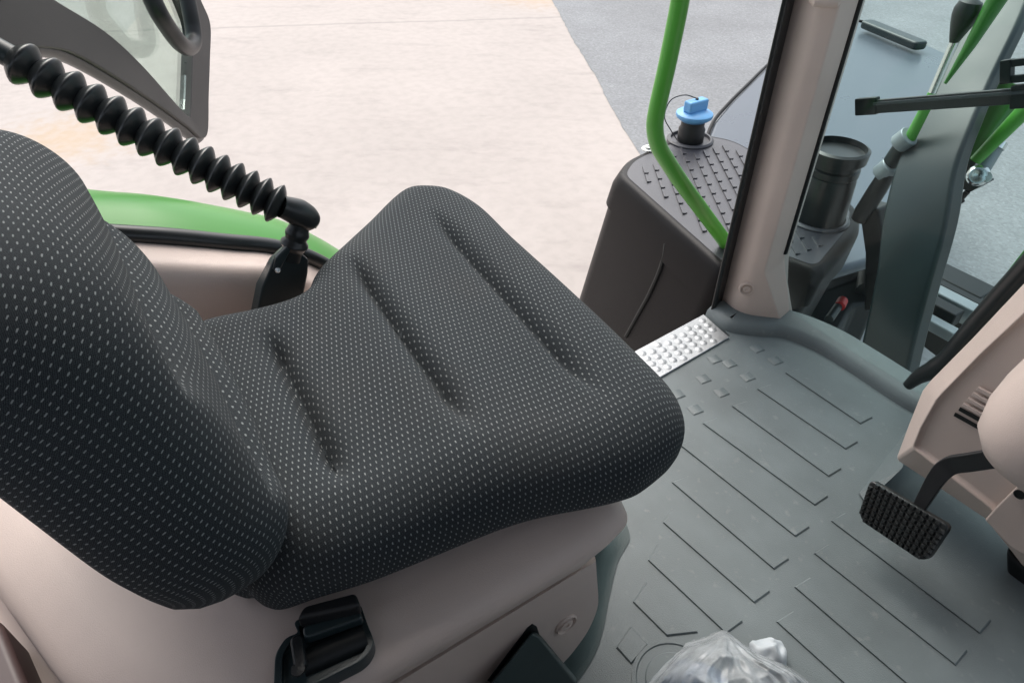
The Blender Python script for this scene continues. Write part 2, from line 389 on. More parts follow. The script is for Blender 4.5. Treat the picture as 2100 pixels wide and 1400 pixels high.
# ================================================================== CAB ROOF (unseen over the camera; added to shade the cab)
t = thing('shade_roof', (0, 0, 1.78), 'unseen pale grey cab roof added above the seats for shade', 'roof')
mb = MB(); mb.prism(rounded([(-1.0, -1.1, 1.78), (1.0, -1.1, 1.78), (1.0, 1.52, 1.78), (-.9, 1.52, 1.78)], .2), (0, 0, .14)); mb.build('roof_panel', M['liner'], t, bevel=.03)

# ================================================================== FLOOR MAT
t = thing('floor_mat', (-.6, 1.0, 0), 'grey rubber floor mat with raised tread bars between seat console and pedal', 'floor mat')
mb = MB()
base = [PZ(1500, 655, 0), PZ(1640, 660, 0), Vector((-.50, 1.50, 0)), Vector((.6, 1.50, 0)), Vector((.6, -.6, 0)), Vector((-.9, -.6, 0)), Vector((-.895, .5, 0)), PZ(1365, 768, 0), PZ(1497, 688, 0), PZ(1450, 640, 0)]
mb.prism(base, (0, 0, -.012))
def bar(p0, p1, wid=.03, hgt=.0036, l0=0, l1=0):
    """raised tread bar whose near edge runs p0-p1; ends slanted by l0, l1"""
    d = (p1-p0).normalized(); n = Vector((-d.y, d.x, 0))
    if n.y < 0: n = -n
    q = [p0, p1, p1+n*wid+d*l1, p0+n*wid+d*l0]
    c = sum(q, Vector())/4
    mb.prism([Vector((v.x, v.y, .0005)) for v in q], [Vector((*(v+(c-v).normalized()*.003).xy, hgt)) for v in q])
for A, Bq, l0, l1 in [((1610, 765), (1765, 870), .01, .004), ((1552, 798), (1735, 922), .01, .004), ((1500, 833), (1700, 978), .01, .004),
        ((1440, 868), (1672, 1037), .01, .004), ((1393, 912), (1632, 1101), .01, .004), ((1377, 989), (1588, 1168), .01, .004),
        ((1359, 1071), (1548, 1237), -.012, .004), ((1328, 1148), (1490, 1300), -.012, .004), ((1297, 1234), (1368, 1305), -.012, .03),
        ((1263, 1328), (1294, 1362), -.012, -.006),
        ((1703, 1068), (2010, 1300), .006, 0), ((1668, 1134), (1960, 1365), .006, 0), ((1628, 1203), (1900, 1437), .006, 0), ((1591, 1274), (1790, 1455), .006, 0),
        ((1560, 1345), (1720, 1500), .006, 0)]:
    bar(PZ(*A, 0), PZ(*Bq, 0), .05 if Bq[0] in (1294, 1368) else .042, .0036, l0, l1)
for q in [(1491, 754), (1528, 782), (1474, 814), (1437, 786), (1420, 850), (1548, 723), (1586, 748), (1383, 818), (1460, 745)]:
    p = PZ(*q, 0); bar(p-X3*.025+Y3*.004, p+X3*.004, .032, .0022)
# round boss near the bag
c = PZ(1385, 1398, 0)
mb.lathe(c, Z3, [(.075, .0), (.075, .003), (.068, .003), (.066, .001), (.052, .001), (.05, .004), (.044, .004), (.0, .004)], 48)
# raised kerb along the windscreen and round the pillar foot
rp = [PZ(1448, 632, .02), PZ(1490, 668, .02), PZ(1560, 680, .02), PZ(1612, 684, .02), PZ(1680, 712, .02), PZ(1750, 755, .02), PZ(1830, 808, .02), PZ(1880, 838, .02)]
rp = spline(rp, 6)
prof = [(0, -.02), (.006, .012), (.018, .024), (.028, .030), (.095, .034), (.10, -.02)]
V = []; n = len(prof)
for i, p in enumerate(rp):
    d = (rp[min(i+1, len(rp)-1)]-rp[max(i-1, 0)]).normalized(); nn = Vector((-d.y, d.x, 0))
    V += [Vector((p.x, p.y, 0))+nn*u+Z3*h for u, h in prof]
mb.add(V, [[i*n+j, i*n+j+1, (i+1)*n+j+1, (i+1)*n+j] for i in range(len(rp)-1) for j in range(n-1)]+[list(range(n)), list(range((len(rp)-1)*n, len(rp)*n))])
mb.build('tread_sheet', M['mat'], t, smooth=True)
# toe ramp rising in front of the pedal
mb = MB()
q0, q1, q2 = PZ(1870, 868, .004), PZ(1762, 1010, .004), PZ(1835, 940, .10)
mb.add([q0, q1, PZ(1775, 1030, .01), PY(1850, 960, 1.20), PY(1905, 800, 1.40), PZ(1885, 850, .03)], [[0, 1, 3], [1, 2, 3], [0, 3, 4], [0, 4, 5]])
mb.build('toe_ramp', M['mat'], t, smooth=False)
# skirt turned up against the seat console
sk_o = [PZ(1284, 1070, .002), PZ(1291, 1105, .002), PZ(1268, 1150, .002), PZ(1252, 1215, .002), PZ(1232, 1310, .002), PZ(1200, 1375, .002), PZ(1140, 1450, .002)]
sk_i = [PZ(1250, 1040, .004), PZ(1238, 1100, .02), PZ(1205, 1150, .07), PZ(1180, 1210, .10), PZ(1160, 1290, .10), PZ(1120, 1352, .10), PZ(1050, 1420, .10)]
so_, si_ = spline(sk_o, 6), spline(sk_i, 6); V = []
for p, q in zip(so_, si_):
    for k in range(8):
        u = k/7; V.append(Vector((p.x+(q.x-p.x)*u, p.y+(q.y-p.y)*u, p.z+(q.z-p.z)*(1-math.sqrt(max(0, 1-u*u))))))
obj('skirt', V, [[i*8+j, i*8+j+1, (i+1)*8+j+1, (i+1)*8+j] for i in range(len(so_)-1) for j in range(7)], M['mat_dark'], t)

# ================================================================== SILL PLATE
t = thing('sill_plate', (-.95, 1.1, .004), 'studded aluminium sill plate at the door edge beside the black tank', 'sill plate')
s0, s1, s2, s3 = PZ(1318, 711, .006), PZ(1443, 644, .006), PZ(1496, 691, .006), PZ(1364, 768, .006)
dY = (s0-s1).normalized()
mb = MB(); mb.prism([s0+dY*.35, s1, s2, s3+dY*.35], (0, 0, -.03))
mb.build('plate', M['alu'], t, bevel=.002)
mb = MB()
for i in range(14):
    for j in range(4):
        if i == 0 and j == 3: continue
        p = s1.lerp(s2, .17+j*.2+(.1 if i % 2 else 0))+dY*(.022+i*.030); p.z = .0065
        mb.lathe(p, Z3, [(.0105, 0), (.009, .0005), (.006, .0014), (.003, .0021), (0, .0024)], 14)
mb.build('stud_pattern', M['alu'], t)

# ================================================================== A-PILLAR
t = thing('cab_pillar', (-.95, 1.4, 0), 'upright beige cab pillar with a round cap plug, standing between door opening and windscreen', 'pillar')
far = lambda x, y, k: Vector((*(PZ(x, y, .02).xy*k), .02))
sec = [far(1464, 640, 1.045), PZ(1512, 648, .02), PZ(1541, 655, .02), far(1569, 650, 1.03), Vector((-.965, 1.56, .02)), Vector((-1.05, 1.50, .02))]
ft = [far(1460, 636, 1.045), PZ(1512, 650, .02), PZ(1602, 660, .02), far(1624, 648, 1.01), Vector((-.96, 1.57, .02)), Vector((-1.05, 1.50, .02))]
rr = [.02, .05, .006, .006, .01, .01]
n_s = len(rounded(sec, rr)); V = []
zf = [(.0, 1), (.02, 1), (.05, .82), (.10, .5), (.15, .18), (.168, .06), (.18, 0), (.5, 0), (.9, 0), (1.3, 0), (1.78, 0)]
for z, k in zf:
    V += [Vector((p.x, p.y, z)) for p in rounded([s.lerp(f, k) for s, f in zip(sec, ft)], rr)]
pil = obj('trim', V, [[i*n_s+j, i*n_s+(j+1) % n_s, (i+1)*n_s+(j+1) % n_s, (i+1)*n_s+j] for i in range(len(zf)-1) for j in range(n_s)], M['beige_light'], t)
mb = MB(); q = PZ(1461, 635, .02); mb.prism(rounded([Vector((q.x-.006, q.y-.002, 0)), Vector((q.x+.004, q.y+.006, 0)), Vector((q.x-.03, q.y+.1, 0)), Vector((q.x-.044, q.y+.09, 0))], .006), (0, 0, 1.78))
mb.build('door_rubber', M['rubber'], t)
mb = MB(); q = far(1569, 650, 1.03); mb.tube([Vector((q.x-.004, q.y+.006, .2)), Vector((q.x-.004, q.y+.006, 1.78))], .009, 12); mb.build('glass_rubber', M['rubber'], t)
mb.build('glass_rubber', M['rubber'], t)
# cap plug on the face between section points 1 and 2
f0, f1 = ft[1], ft[2]; fd = (f1-f0).normalized(); fnrm = Vector((fd.y, -fd.x, 0))
pc = PP(1531, 592, sec[1], Vector(((sec[2]-sec[1]).y, -(sec[2]-sec[1]).x, 0)).normalized())
mb = MB(); mb.lathe(pc-fnrm*.004, fnrm, [(.0215, 0), (.0205, .007), (.017, .0085), (.015, .006), (.0145, .003), (.011, .003), (.0100, .008), (.004, .0085), (.003, .006), (0, .006)], 36)
mb.build('cap_plug', M['beige'], t)
mb = MB(); pt = PP(1690, 0, sec[1], fnrm); mb.tube([pt+fnrm*.005-fd*.03+Z3*.01, pt+fnrm*.02-fd*.02, pt+fnrm*.02+fd*.02, pt+fnrm*.005+fd*.03+Z3*.01], .010, 12); mb.build('clip', M['beige'], t)

# ================================================================== HANDRAIL
mb = MB()
hp = [PX(1404, -80, -1.2), PX(1395, 0, -1.2), PX(1369, 130, -1.2), PX(1348, 222, -1.2), PX(1343, 262, -1.2), PX(1350, 298, -1.2), PX(1368, 330, -1.2), PX(1400, 378, -1.195), PX(1440, 432, -1.185), PX(1490, 500, -1.17), PX(1540, 570, -1.15)]
mb.tube(spline(hp, 8), .0215, 24)
tag(mb.build('handrail', M['green'], None), 'bright green bent tube handrail outside the door opening, above the black tank', 'handrail')

# ================================================================== TANK
TZ = .08
t = thing('fuel_tank', (-1.4, 1.7, GZ), 'black moulded tank with a ribbed top step, a blue cap and a tall black filler', 'tank')
top = [PZ(x, y, TZ) for x, y in [(1262, 356), (1283, 326), (1330, 303), (1420, 269), (1500, 283), (1700, 386), (1745, 408), (1766, 432), (1764, 472), (1692, 553), (1674, 556), (1600, 530), (1484, 556)]]
ctr = sum(top, Vector())/len(top)
rtop = rounded(top, .05)
sh = Vector((-.54, -.84, 0))
def ins(P, k): return [p+(ctr-p).normalized()*k for p in P]
def ring_loft(rings, name, m, bevel=0, capb=True):
    n = len(rings[0]); V = [p for r_ in rings for p in r_]
    F = [[i*n+j, i*n+(j+1) % n, (i+1)*n+(j+1) % n, (i+1)*n+j] for i in range(len(rings)-1) for j in range(n)]
    F += [list(range(n)), list(range((len(rings)-1)*n, len(rings)*n))]
    return V, F
def lvl(P, z, k=0, s=0): return [Vector((p.x, p.y, z))+sh*s for p in ins(P, k)]
V, F = ring_loft([lvl(rtop, TZ-.125, -.012, .02), lvl(rtop, TZ-.05, -.008, .008), lvl(rtop, TZ-.025, -.003), lvl(rtop, TZ-.010, .006), lvl(rtop, TZ-.002, .018), lvl(rtop, TZ, .03)], '', 0)
mb = MB(); mb.add(V, F); mb.build('step_cover', M['tank'], t)
mb = MB(); mb.prism(lvl(rtop, TZ-.004, .034), lvl(rtop, TZ+.0012, .036))  # separate top sheet carries the colour lightened for sky reflection
# tread ribs on the top, one bar and a tick each
def inside(p, poly):
    c = False; n = len(poly)
    for i in range(n):
        a_, b_ = poly[i], poly[i-1]
        if (a_.y > p.y) != (b_.y > p.y) and p.x < (b_.x-a_.x)*(p.y-a_.y)/(b_.y-a_.y)+a_.x: c = not c
    return c
core = ins(rtop, .085)
e0, eU, eV = PZ(1405.6, 328, TZ), PZ(1412.7, 344.5, TZ)-PZ(1405.6, 328, TZ), PZ(1426, 322.5, TZ)-PZ(1405.6, 328, TZ)
n1, n2 = PZ(1415, 288, TZ), PZ(1676, 448, TZ)
for i in range(-6, 16):
    for j in range(-14, 26):
        p = e0+eV*i+eU*j
        if not inside(p, core) or (p-n1).length < .10 or (p-n2).length < .115: continue
        u = eU.normalized(); v = eV.normalized(); L_ = eU.length
        mb.box(p+Z3*.002, u*L_*.40, Vector((-u.y, u.x, 0))*.0034, Z3*.005)
        mb.box(p+u*L_*.36+v*.008+Z3*.0012, v*.007, u*.0036, Z3*.0042)
for cc_ in (n1, n2):
    mb.lathe(cc_, Z3, [(.092 if cc_ is n1 else .10, -.01), (.092 if cc_ is n1 else .10, .006), (.085 if cc_ is n1 else .093, .012), (.078 if cc_ is n1 else .086, .012), (.075 if cc_ is n1 else .083, .001), (0, .001)], 48)
mb.build('step_tread', M['tank_top'], t)
V, F = ring_loft([lvl(rtop, -1.0, .05, .16), lvl(rtop, -.6, -.004, .12), lvl(rtop, TZ-.128, .0, .02)], '', 0)
mb = MB(); mb.add(V, F); mb.build('body', M['tank'], t)
mb = MB()
fa, fb, fc_ = [Vector((p.x, p.y, z))+sh*k_ for p, z, k_ in ((top[0], TZ-.128, .02), (top[12], TZ-.128, .02), (top[0], -.6, .12))]
fn = (fb-fa).cross(fc_-fa).normalized()
if fn.dot(CAM-fa) < 0: fn = -fn
pa = [PP(x, y, fa+fn*.002, fn) for x, y in [(1366, 500), (1362, 525), (1350, 562), (1330, 606), (1308, 646), (1284, 690)]]
mb.tube(spline(pa, 5), .008, 8); mb.build('seam', M['steel_black'], t)
mb = MB(); mb.lathe(n1, Z3, [(.052, 0), (.052, .05), (.046, .06), (.046, .10), (.03, .10)], 36); mb.build('neck', M['black'], t)
mb = MB(); mb.lathe(n1+Z3*.098, Z3, [(.052, -.014), (.070, .0), (.072, .006), (.071, .014), (.062, .020), (.03, .026), (0, .027)], 40)
cp = mb.build('filler_cap', M['blue'], t)
cp['label'] = 'blue filler cap'
mb = MB(); hd = (PZ(1450, 232, .2)-PZ(1385, 250, .2)); hd.z = 0; hd.normalize(); hn = Vector((-hd.y, hd.x, 0))
mb.box(n1+Z3*.142, hd*.048, hn*.021, Z3*.022); mb.build('grip', M['blue'], cp, bevel=.008)
mb = MB(); mb.lathe(n1+Z3*.164, Z3, [(.006, 0), (.006, .006), (0, .007)], 12); mb.build('rivet', M['black'], cp)
mb = MB(); a = n1+Z3*.168
tp = [a, a+Vector((-.03, -.04, .012)), a+Vector((-.06, -.08, -.01)), a+Vector((-.06, -.10, -.07)), n1+Vector((-.03, -.085, .05)), n1+Vector((0, -.075, .02))]
mb.tube(spline(tp, 8), .0022, 6); mb.build('tether', M['black'], t)
mb = MB(); mb.lathe(n2, Z3, [(.084, 0), (.081, .08), (.078, .15), (.074, .16), (.079, .165), (.079, .185), (.072, .19), (.072, .205), (.088, .212), (.090, .245), (.080, .25), (.078, .232), (0, .23)], 44); mb.build('filler_pipe', M['rubber'], t)
for q, r_ in (((1722, 404), .020), ((1330, 306), .018)):
    mb = MB(); p = PZ(*q, TZ+.004); mb.lathe(p, Z3, [(r_*1.5, 0), (r_*1.5, .004), (r_*.9, .005), (r_*.85, .012), (r_*.4, .012), (r_*.35, .006), (0, .006)], 20); mb.build('bolt', M['zinc'], t)

# ================================================================== FRONT MUDGUARD
t = thing('front_mudguard', (-2.4, 3.2, GZ), 'grey-blue front mudguard panel with one raised slot bar, seen behind the filler pipe', 'mudguard')
fz = -.12
fp = [PZ(x, y, fz) for x, y in [(1440, 310), (1462, 252), (1495, 212), (1535, 172), (1580, 128), (1640, 76), (1690, 48), (1740, 40), (1800, 52), (1870, 78), (1945, 110), (1960, 150), (1900, 330), (1830, 520), (1700, 560)]]
mb = MB(); mb.prism(fp, (0, 0, -.05)); mb.build('panel', M['fender'], t, bevel=.03, seg=4)
mb = MB(); p0, p1 = PZ(1772, 56, fz+.02), PZ(1888, 104, fz+.02); d = (p1-p0).normalized(); nn = Vector((-d.y, d.x, 0))
mb.prism(rounded([p0-nn*.05, p1-nn*.05, p1+nn*.05, p0+nn*.05], .04), (0, 0, .05)); mb.build('slot_bar', M['steel_dark'], t, bevel=.015)
mb = MB(); mb.tube(spline([p+Z3*.0 for p in fp[:9]], 4), .009, 10); mb.build('edge_bead', M['tank'], t)

# ================================================================== SUPPORT COLUMN outside the windscreen
lf = [(1740, 800), (1768, 690), (1795, 560), (1808, 450), (1832, 350), (1868, 262), (1920, 165), (1980, 50), (2015, -30)]
rg = [(1842, 850), (1870, 722), (1902, 600), (1938, 470), (1958, 352), (1993, 255), (2032, 165), (2088, 50), (2120, -30)]
yy = [1.70, 1.72, 1.76, 1.82, 1.90, 2.0, 2.12, 2.28, 2.42]
Lp = spline([PY(*q, y) for q, y in zip(lf, yy)], 6); Rp = spline([PY(*q, y) for q, y in zip(rg, yy)], 6)
V = []; 
for p, q in zip(Lp, Rp):
    m_ = (p+q)/2; m_.y += -.012
    V += [p, p.lerp(m_, .6), q.lerp(m_, .6), q, q+Y3*.07, p+Y3*.07]
n = 6
col_ = obj('support_column', V, [[i*n+j, i*n+(j+1) % n, (i+1)*n+(j+1) % n, (i+1)*n+j] for i in range(len(Lp)-1) for j in range(n)]+[list(range(n)), list(range((len(Lp)-1)*n, len(Lp)*n))], M['steel_dark'], None, bevel=.012)
tag(col_, 'wide curved dark grey steel column rising outside the windscreen', 'column')

# ================================================================== LOADER LEVER
t = thing('loader_lever', PY(1815, 360, 1.95), 'thin chrome lever with a black ball knob beside the grey column', 'lever')
Yl = 1.95
mb = MB(); k0, k1 = PY(1955, 88, Yl), PY(1984, 22, Yl); ax = (k1-k0)
mb.lathe(k0, ax, [(.010, 0), (.014, .01), (.026, .045), (.031, .065), (.032, .08), (.026, .098), (.012, .105), (0, .106)], 28); mb.build('knob', M['black'], t)
mb = MB(); mb.tube([PY(1960, 78, Yl), PY(1912, 190, Yl)], .0105, 14); mb.build('rod', M['chrome'], t)
mb = MB(); mb.tube([PY(1912, 190, Yl), PY(1900, 218, Yl), PY(1866, 284, Yl)], [.0105, .014, .0155], 14); mb.build('sleeve', M['green'], t)
for q0_, q1_ in (((1867, 278), (1843, 296)), ((1830, 338), (1806, 358))):
    mb = MB(); mb.tube([PY(*q0_, Yl), PY(*q1_, Yl)], .030, 16); mb.build('collar', M['steel_grey'], t, bevel=.004)
mb = MB(); mb.tube([PY(1855, 290, Yl), PY(1815, 350, Yl)], .022, 14); mb.build('pivot_pin', M['steel_dark'], t)
mb = MB(); mb.tube([PY(1822, 352, Yl), PY(1800, 388, Yl), PY(1772, 432, Yl), PY(1762, 450, Yl)], [.024, .027, .027, .024], 18); mb.build('boot', M['rubber'], t)
mb = MB(); mb.prism([PY(x, y, Yl) for x, y in [(1758, 420), (1800, 430), (1815, 520), (1810, 640), (1770, 640), (1772, 520)]], (0, .08, 0)); mb.build('valve_block', M['steel_black'], t, bevel=.012)

# ================================================================== GREEN LOADER PARTS
mb = MB(); mb.tube([PY(1938, 172, 1.90), PY(1990, 92, 1.93), PY(2056, -20, 1.95)], [.004, .014, .024], 14)
tag(mb.build('green_strut', M['green_deep'], None), 'tapering green strut crossing the left edge of the grey column', 'strut')
t = thing('loader_cylinder', PY(1985, 330, 2.15), 'green hydraulic cylinder with a bright fitting right of the grey column', 'cylinder')
mb = MB(); mb.tube([PY(1985, 330, 2.15), PY(2080, 180, 2.25)], [.032, .05], 20); mb.build('barrel', M['green_deep'], t)
mb = MB(); mb.tube([PY(2000, 330, 2.10), PY(2110, 218, 2.14)], [.016, .022], 18); mb.build('pipe', M['green'], t)
mb = MB(); mb.tube([PY(2012, 350, 2.12), PY(2042, 300, 2.15)], .022, 16); mb.build('ram', M['steel_grey'], t)
mb = MB(); mb.tube([PY(2040, 303, 2.14), PY(2048, 290, 2.15)], .025, 16); mb.build('collar', M['chrome'], t)
mb = MB(); mb.lathe(PY(2006, 360, 2.1), ray(2006, 360)*-1, [(.03, 0), (.03, .02), (.022, .03), (.012, .03), (0, .026)], 20); mb.build('fitting', M['chrome'], t)
mb = MB(); mb.lathe(PY(2022, 363, 2.1), ray(2022, 363)*-1, [(.016, 0), (.015, .02), (0, .022)], 14); mb.build('fitting', M['zinc'], t)
mb = MB(); mb.prism([PY(x, y, 2.1) for x, y in [(1950, 330), (1968, 330), (2002, 345), (2010, 372), (2018, 378), (1990, 394), (1970, 388), (1946, 396)]], (0, .06, 0)); mb.build('bracket', M['steel_dark'], t, bevel=.004)
mb = MB(); mb.tube(spline([PY(1985, 392, 2.1), PY(1972, 406, 2.1), PY(1960, 418, 2.1), PY(1975, 410, 2.12)], 5), .008, 8); mb.build('hose_clip', M['steel_black'], t)

# ================================================================== FRONT FRAME below the windscreen
t = thing('front_axle', PY(1950, 640, 2.0), 'dark steel crossbars of the front axle carrier low beside the grey column', 'axle')
def lbar(x0, y0, x1, y1, Y, h, dpt, m, name, bv=.006):
    p, q = PY(x0, y0, Y), PY(x1, y1, Y); z = (p.z+q.z)/2; p.z = q.z = z
    mb = MB(); mb.prism([p, q, q-Z3*h, p-Z3*h], (0, dpt, 0)); return mb.build(name, m, t, bevel=bv)
lbar(1905, 556, 2012, 612, 2.15, .07, .10, M['steel_black'], 'crossbar')
lbar(1905, 585, 2000, 645, 2.05, .06, .05, M['steel_grey'], 'crossbar')
lbar(1895, 610, 1960, 650, 1.98, .05, .05, M['steel_black'], 'crossbar')
lbar(1890, 642, 1955, 690, 1.92, .035, .04, M['steel_grey'], 'crossbar')
mb = MB(); mb.prism([PY(x, y, 2.12) for x, y in [(1900, 568), (2012, 625), (1996, 700), (1940, 775), (1925, 735), (1872, 694)]], (0, .04, 0)); mb.build('side_plate', M['steel_black'], t, bevel=.004)
mb = MB(); mb.lathe(PY(1913, 603, 1.97), ray(1913, 603)*-1, [(.014, 0), (.014, .015), (0, .018)], 14); mb.build('bolt', M['zinc'], t)
mb = MB(); mb.prism([PZ(x, y, -.35) for x, y in [(1600, 545), (1790, 545), (1800, 620), (1752, 625), (1712, 705), (1640, 705), (1590, 640)]], (0, 0, -.3)); mb.build('axle_housing', M['steel_black'], t, bevel=.02)
mb = MB(); mb.tube([PZ(1700, 655, -.30), PZ(1728, 615, -.30)], .016, 10); mb.build('hose', M['steel_dark'], t)
mb = MB(); mb.tube([PZ(1722, 628, -.295), PZ(1728, 616, -.295)], .019, 10); mb.build('hose_end', M['red'], t)
mb = MB()
mb.tube(spline([PZ(1775, 430, -.3), PZ(1790, 520, -.3), PZ(1782, 600, -.33)], 6), .05, 12); mb.build('hose', M['steel_black'], t)
# hood edge
mb = MB(); mb.prism([PY(x, y, 1.75) for x, y in [(2130, 470), (2130, 560), (2010, 690), (1972, 728), (1985, 668), (2012, 618), (2045, 580)]], (0, .05, 0))
tag(mb.build('hood_edge', M['green_deep'], None, bevel=.01), 'green edge of the hood beyond the windscreen, above the beige cowl', 'hood')

# ================================================================== WINDSCREEN
YW = 1.50
t = thing('windscreen', (-.3, YW, .03), 'tinted windscreen glass right of the beige pillar with a black rubber gasket', 'windscreen')
mb = MB(); mb.prism([Vector((-.965, YW, .02)), Vector((.7, YW, .02)), Vector((.7, YW, 1.78)), Vector((-.965, YW, 1.78))], (0, .005, 0)); mb.build('pane', M['glass'], t, smooth=False)
gk = [PY(1862, 790, 1.45), PY(1885, 772, 1.45), PY(1915, 758, 1.45), PY(1945, 738, 1.45), PY(1985, 690, 1.45), PY(2045, 620, 1.45), PY(2110, 548, 1.45), PY(2180, 470, 1.45)]
mb = MB(); mb.tube(spline(gk, 6), [.012+.012*min(1, i/14) for i in range(43)], 16); mb.build('gasket', M['rubber'], t)

# ================================================================== WIPER
t = thing('wiper', PY(2100, 195, 1.53), 'black windscreen wiper blade lying across the glass', 'wiper')
def band(p, q, h, dpt, y0=1.53):
    a_, b_ = PY(*p, y0), PY(*q, y0); d = (b_-a_).normalized(); n_ = Vector((-d.z, 0, d.x))
    return [a_-n_*h, b_-n_*h, b_+n_*h, a_+n_*h]
mb = MB(); mb.prism(band((1790, 220), (2150, 193), .015, 0), (0, .012, 0)); mb.build('blade', M['black'], t, bevel=.003)
mb = MB(); mb.prism(band((1790, 214), (2150, 186), .003, 0, 1.522), (0, .01, 0)); mb.build('spine', M['steel_grey'] if False else M['tank_top'], t)
mb = MB(); mb.prism(band((1752, 221), (1796, 218), .019, 0, 1.527), (0, .018, 0)); mb.build('end_cap', M['steel_black'], t, bevel=.003)
mb = MB(); mb.prism(band((2070, 201), (2150, 195), .022, 0, 1.525), (0, .02, 0)); mb.build('clamp', M['steel_black'], t, bevel=.003)
mb = MB()
for q in (((2050, 133), (2150, 122)), ((2050, 166), (2150, 156))): mb.prism(band(*q, .007, 0), (0, .014, 0))
mb.prism(band((2049, 150), (2072, 147), .022, 0, 1.527), (0, .018, 0)); mb.build('arm', M['steel_black'], t, bevel=.002)

# ================================================================== REAR FENDER, WHEEL-ARCH TRIM
up_ = [(20, 396), (150, 402), (225, 409), (300, 415), (380, 428), (500, 455), (570, 474), (650, 515), (720, 560)]
lo_ = [(20, 462), (150, 468), (270, 474), (350, 478), (450, 488), (560, 500), (620, 512), (680, 535), (760, 580)]
Pu = spline([PX(*q, -1.42) for q in up_], 6); Pl = spline([PX(*q, -1.15) for q in lo_], 6); V = []; K = 12
for p, q in zip(Pl, Pu):
    for k in range(K):
        u = k/(K-1); V.append(p.lerp(q, u)+Z3*(.05*math.sin(math.pi*u)*(1-.3*u)))
    V += [q+Vector((-.05, 0, -.05)), q+Vector((-.07, 0, -.15))]
n = K+2
t = obj('rear_fender', V, [[i*n+j, i*n+j+1, (i+1)*n+j+1, (i+1)*n+j] for i in range(len(Pl)-1) for j in range(n-1)], M['fender_green'], None)
tag(t, 'glossy green rear fender behind the black door seal, left of the seat', 'fender')
t = thing('wheel_arch_trim', (-1.08, .1, 0), 'beige wheel-arch trim with a soft top ledge beside the seat', 'trim panel')
lg = [(20, 476), (150, 482), (280, 490), (400, 500), (480, 508), (560, 516), (640, 540), (730, 590)]
le = [(20, 545), (150, 545), (290, 545), (400, 548), (480, 550), (560, 553), (625, 575), (700, 620)]
Pa = spline([PX(*q, -1.13) for q in lg], 6); Pb = spline([PX(*q, -1.06) for q in le], 6); V = []; n = 14
for p, q in zip(Pa, Pb):
    base_ = Vector((q.x+.03, q.y, -.05))
    e = Vector((q.x, q.y, q.z))
    pts_ = [p, p.lerp(e, .3), p.lerp(e, .6)]
    a0, a1, a2 = p.lerp(e, .7), e+Vector((.006, 0, .004)), e+Vector((.012, 0, -.035))
    pts_ += [a0*(1-u)**2+a1*2*u*(1-u)+a2*u*u for u in (0, .15, .3, .45, .6, .75, .9, 1)]
    pts_ += [e.lerp(base_, .35)+Vector((.010, 0, 0)), e.lerp(base_, .7)+Vector((.005, 0, 0)), base_]
    V += pts_
obj('panel', V, [[i*n+j, i*n+j+1, (i+1)*n+j+1, (i+1)*n+j] for i in range(len(Pa)-1) for j in range(n-1)], M['beige'], t)
mb = MB(); sp_ = spline([PX(*q, -1.135) for q in [(20, 470), (150, 476), (280, 483), (360, 488), (450, 497), (560, 508), (640, 532), (740, 588)]], 6)
mb.tube(sp_, .0165, 14); mb.build('door_seal', M['rubber'], t)

# ================================================================== DOOR
h0 = Vector((-1.0, -.22, 0)); hc = PZ(405, 283, .40); dd_ = (Vector((hc.x, hc.y, 0))-h0).normalized(); dn = Vector((-dd_.y, dd_.x, 0))
def PD(x, y, off=0): return PP(x, y, h0+dn*off, dn)
t = thing('cab_door', h0, 'dark grey framed glass cab door swung open above the concrete', 'door')
ou = [(-160, 105), (-60, 98), (20, 98), (80, 100), (130, 112), (205, 152), (300, 212), (370, 262), (398, 284), (411, 270), (413, 200), (416, 120), (417, 52), (400, 8), (372, -50), (340, -110)]
inn = [(-260, -170), (-120, -120), (0, -62), (50, -30), (95, 2), (200, 66), (275, 133), (345, 210), (374, 239), (378, 232), (381, 180), (383, 115), (385, 62), (372, 20), (348, -35), (318, -95)]
Po = spline([PD(*q) for q in ou], 5); Pi = spline([PD(*q) for q in inn], 5); V = []
for p, q in zip(Po, Pi):
    V += [p-dn*.022, p+dn*.022, q+dn*.016, q-dn*.016]
n = 4
obj('frame', V, [[i*n+j, i*n+(j+1) % n, (i+1)*n+(j+1) % n, (i+1)*n+j] for i in range(len(Po)-1) for j in range(n)], M['door'], t, bevel=.008)
mb = MB(); mb.prism([Pi[k] for k in range(0, len(Pi), 2)]+[PD(250, -260), PD(-300, -260)], tuple(dn*.005)); mb.build('pane', M['doorglass'], t, smooth=False)
mb = MB(); mb.tube([p for p in Po[4:62]], .014, 10); mb.build('edge_rubber', M['rubber'], t)
sgn = -1 if dn.dot(CAM-h0) < 0 else 1
mb = MB(); hpth = [PD(300, -30, sgn*.05), PD(322, 20, sgn*.06), PD(345, 58, sgn*.06), PD(368, 88, sgn*.06), PD(386, 98, sgn*.055), PD(397, 86, sgn*.055), PD(396, 60, sgn*.055), PD(390, 25, sgn*.055), PD(378, -30, sgn*.05)]
mb.tube(spline(hpth, 6), .021, 16); mb.build('handle', M['black'], t)

